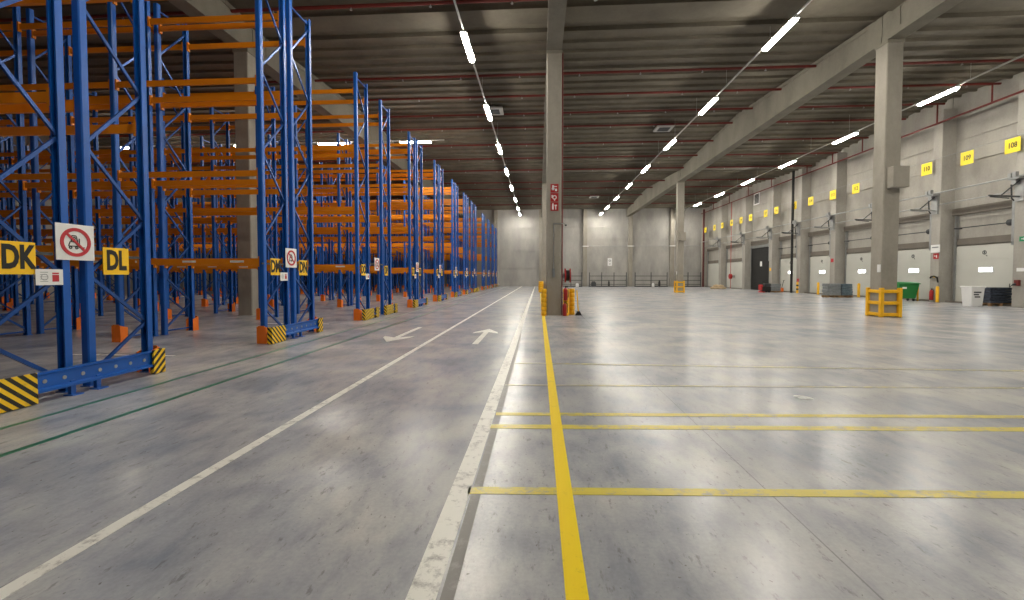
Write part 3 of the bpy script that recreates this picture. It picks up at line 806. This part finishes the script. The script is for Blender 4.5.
MB().box(-.35, .35, -.32, .32, .98, 1.07).build('lid', M['white'], r, .02)
q = MB()
for k, (a_, b_) in enumerate(((-.2, .16), (-.2, .05), (-.15, .12))): q.box(a_, b_, -.285 + .007 * k, -.262 + .007 * k, .72 - k * .12, .79 - k * .12)
q.build('dark_print', M['dark'], r)
def goods(x, y, w_, d, h, mat, label, pallet=True, lay=4, rz=0, group=None):
    r = thing('wrapped_pallet', (x, y, 0), label, 'wrapped goods', group, rz)
    if pallet:
        p = MB()
        for k in (-1, 0, 1): p.box(-w_ / 2, w_ / 2, k * (d / 2 - .06) - .05, k * (d / 2 - .06) + .05, .10, .125)
        for k in range(5): p.box(-w_ / 2 + k * (w_ - .12) / 4, -w_ / 2 + k * (w_ - .12) / 4 + .12, -d / 2, d / 2, .125, .145)
        for a_ in (-1, 0, 1):
            for b_ in (-1, 0, 1): p.cbox((a_ * (w_ / 2 - .07), b_ * (d / 2 - .07), .05), (.13, .13, .10))
        p.build('pallet', M['wood'], r)
    q = MB(); z = .147 if pallet else 0.0; hh = (h - z) / lay
    for k in range(lay):
        j = [random.uniform(-.03, .03) for _ in range(4)]
        q.box(-w_ / 2 + .03 + j[0], w_ / 2 - .03 + j[1], -d / 2 + .03 + j[2], d / 2 - .03 + j[3], z + k * hh, z + (k + 1) * hh - .01)
    q.build('load', mat, r, .03)
    return r
x, y = fl(1000, 306)
goods(x, y + .4, 1.15, .95, 1.0, M['wrap'], 'dark film wrapped pallet load between white bin and dock column', lay=6)
x, y = fl(834, 297.5)
goods(x, y + .3, 1.0, .7, 1.05, M['greybin'], 'grey stack of crates at the foot of the fourth dock column', lay=4)
goods(x + 1.0, y + .4, .8, .7, 1.02, M['wrap2'], 'slate wrapped pallet load right of the grey crate stack', lay=5)
x, y = fl(775, 292.5)
goods(x + .1, y + .5, 1.1, .8, .85, M['greybin'], 'grey box load behind the dark floor scrubber', lay=3)
r = thing('floor_scrubber', (x - .75, y + .3, 0), 'dark floor scrubbing machine with red side near the black door', 'cleaning machine')
MB().box(-.45, .4, -.3, .3, .12, .55).build('chassis', M['blackdoor'], r, .06)
MB().box(-.15, .4, -.28, .28, .55, .88).build('tank', M['dark'], r, .08)
MB().box(-.55, -.35, -.28, .28, .2, .75).build('front_panel', M['red'], r, .05)
MB().path([(.0, 0, .85), (-.2, 0, 1.05)], .02).ring((-.22, 0, 1.06), .12, .15, .03, 'z', 16).build('steering_wheel', M['black'], r)
MB().lathe([(.28, .0), (.30, .05), (.30, .1), (.2, .14)], (-.35, 0, 0), 18).build('brush', M['red'], r)
for s in (-.3, .26): MB().tube((.2, s, .14), (.2, s + .05, .14), .14, 14).build('wheel', M['black'], r)
x, y = fl(718, 289)
for k, (dx_, dz, s) in enumerate(((-.55, 0, 1), (.05, 0, 1.05), (.62, 0, .95), (-.22, .26, .95), (.32, .26, .9))):
    q = MB().lathe([(.05, 0), (.30, .02), (.38, .12), (.34, .22), (.1, .30)], (0, 0, 0), 14, 1.0, .8)
    o = q.build('sack', M['sack'], loc=(x + dx_, y, dz)); o.scale = (s * 1.08, s * 1.05, s * 1.05)
    tag(o, ['left bottom beige sack of the pile', 'middle bottom beige sack of the pile', 'right bottom beige sack of the pile', 'left upper beige sack of the pile', 'right upper beige sack of the pile'][k] + ' near the far dock wall', 'sack', 'beige sacks')

# ---------------------------------------------------------------- end wall: barriers and marks
FYY = 65.6
segs = [(3.2, 6.45, 'behind the central column'), (7.6, 13.1, 'left of the middle pilaster'), (14.4, 19.1, 'right of the middle pilaster'), (20.3, 24.0, 'at the far corner')]
for k, (a, b, wh) in enumerate(segs):
    r = thing('steel_barrier', (a, FYY, 0), f'dark steel barrier rack with three rails against end wall {wh}', 'barrier', 'steel barriers on the end wall')
    L = b - a; npst = 3 if L < 5 else 4
    for j in range(npst): MB().box(L * j / (npst - 1) - .05, L * j / (npst - 1) + .05, -.05, .05, 0, 2.15).build('post', M['dark'], r)
    for z in (.35, .95, 1.6): MB().box(.05, L - .05, -.03, .03, z - .04, z + .04).build('rail', M['dark'], r)
    MB().box(-.1, L + .1, -.12, .12, 0, .12).build('base_rail', M['blackdoor'], r)
for k, (px, m, wd, hh, lb) in enumerate(((577, 'white', .45, .5, 'white carton at the end wall near the hose reel'), (593, 'dark', .7, .8, 'dark pump unit on the end wall floor'), (608, 'black', .2, .9, 'black canister leaning at the left barrier'), (657, 'black', .22, .95, 'black canister leaning at the right barrier'), (651, 'white', .3, .55, 'white pail before the right barrier'))):
    x = (px - 539) * 65 / 430
    o = MB().box(-wd / 2, wd / 2, -.2, .2, 0, hh * .8).box(-wd / 3, wd / 3, -.15, .15, hh * .8, hh).build(['carton', 'pump_unit', 'canister', 'canister', 'pail'][k], M[m], bevel=.02, loc=(x, 65.1, 0))
    tag(o, lb, ['carton', 'pump', 'canister', 'canister', 'pail'][k])
r = thing('wall_sign', (10.85, YF - .01, 3.75), 'white notice board high on the end wall', 'sign')
MB().box(-.33, .33, -.02, 0, -.6, .6).build('plate', M['white'], r)
MB().ring((0, -.022, .2), .1, .17, .004, 'y', 18).box(-.12, .12, -.024, -.02, -.35, -.25).build('grey_print', M['greybin'], r)
r = thing('utility_rail', (0, YF - .55, 6.15), 'horizontal grey utility rail crossing the end wall', 'rail')
MB().tube((6.4, 0, 0), (24.6, 0, 0), .035, 8).build('rail_tube', M['steel'], r)
for x in (7.05, 13.9, 20.1):
    MB().box(x - .5, x + .5, -.04, .1, -.06, .06).build('bracket', M['white'], r)
for x in (9.6, 16.2, 17.2, 18.6): MB().tube((x, 0, 0), (x + .5, 0, -.7), .02, 6).build('stay', M['steel'], r)
o = struct('door_9', MB().box(-4.5, -3.4, YF - .04, YF - .001, 0, 2.1).box(-4.6, -4.5, YF - .07, YF - .001, 0, 2.2).box(-3.4, -3.3, YF - .07, YF - .001, 0, 2.2).box(-4.5, -3.4, YF - .07, YF - .001, 2.1, 2.2), M['wall_far'], 'grey personnel door in the end wall beyond the racks', 'door')
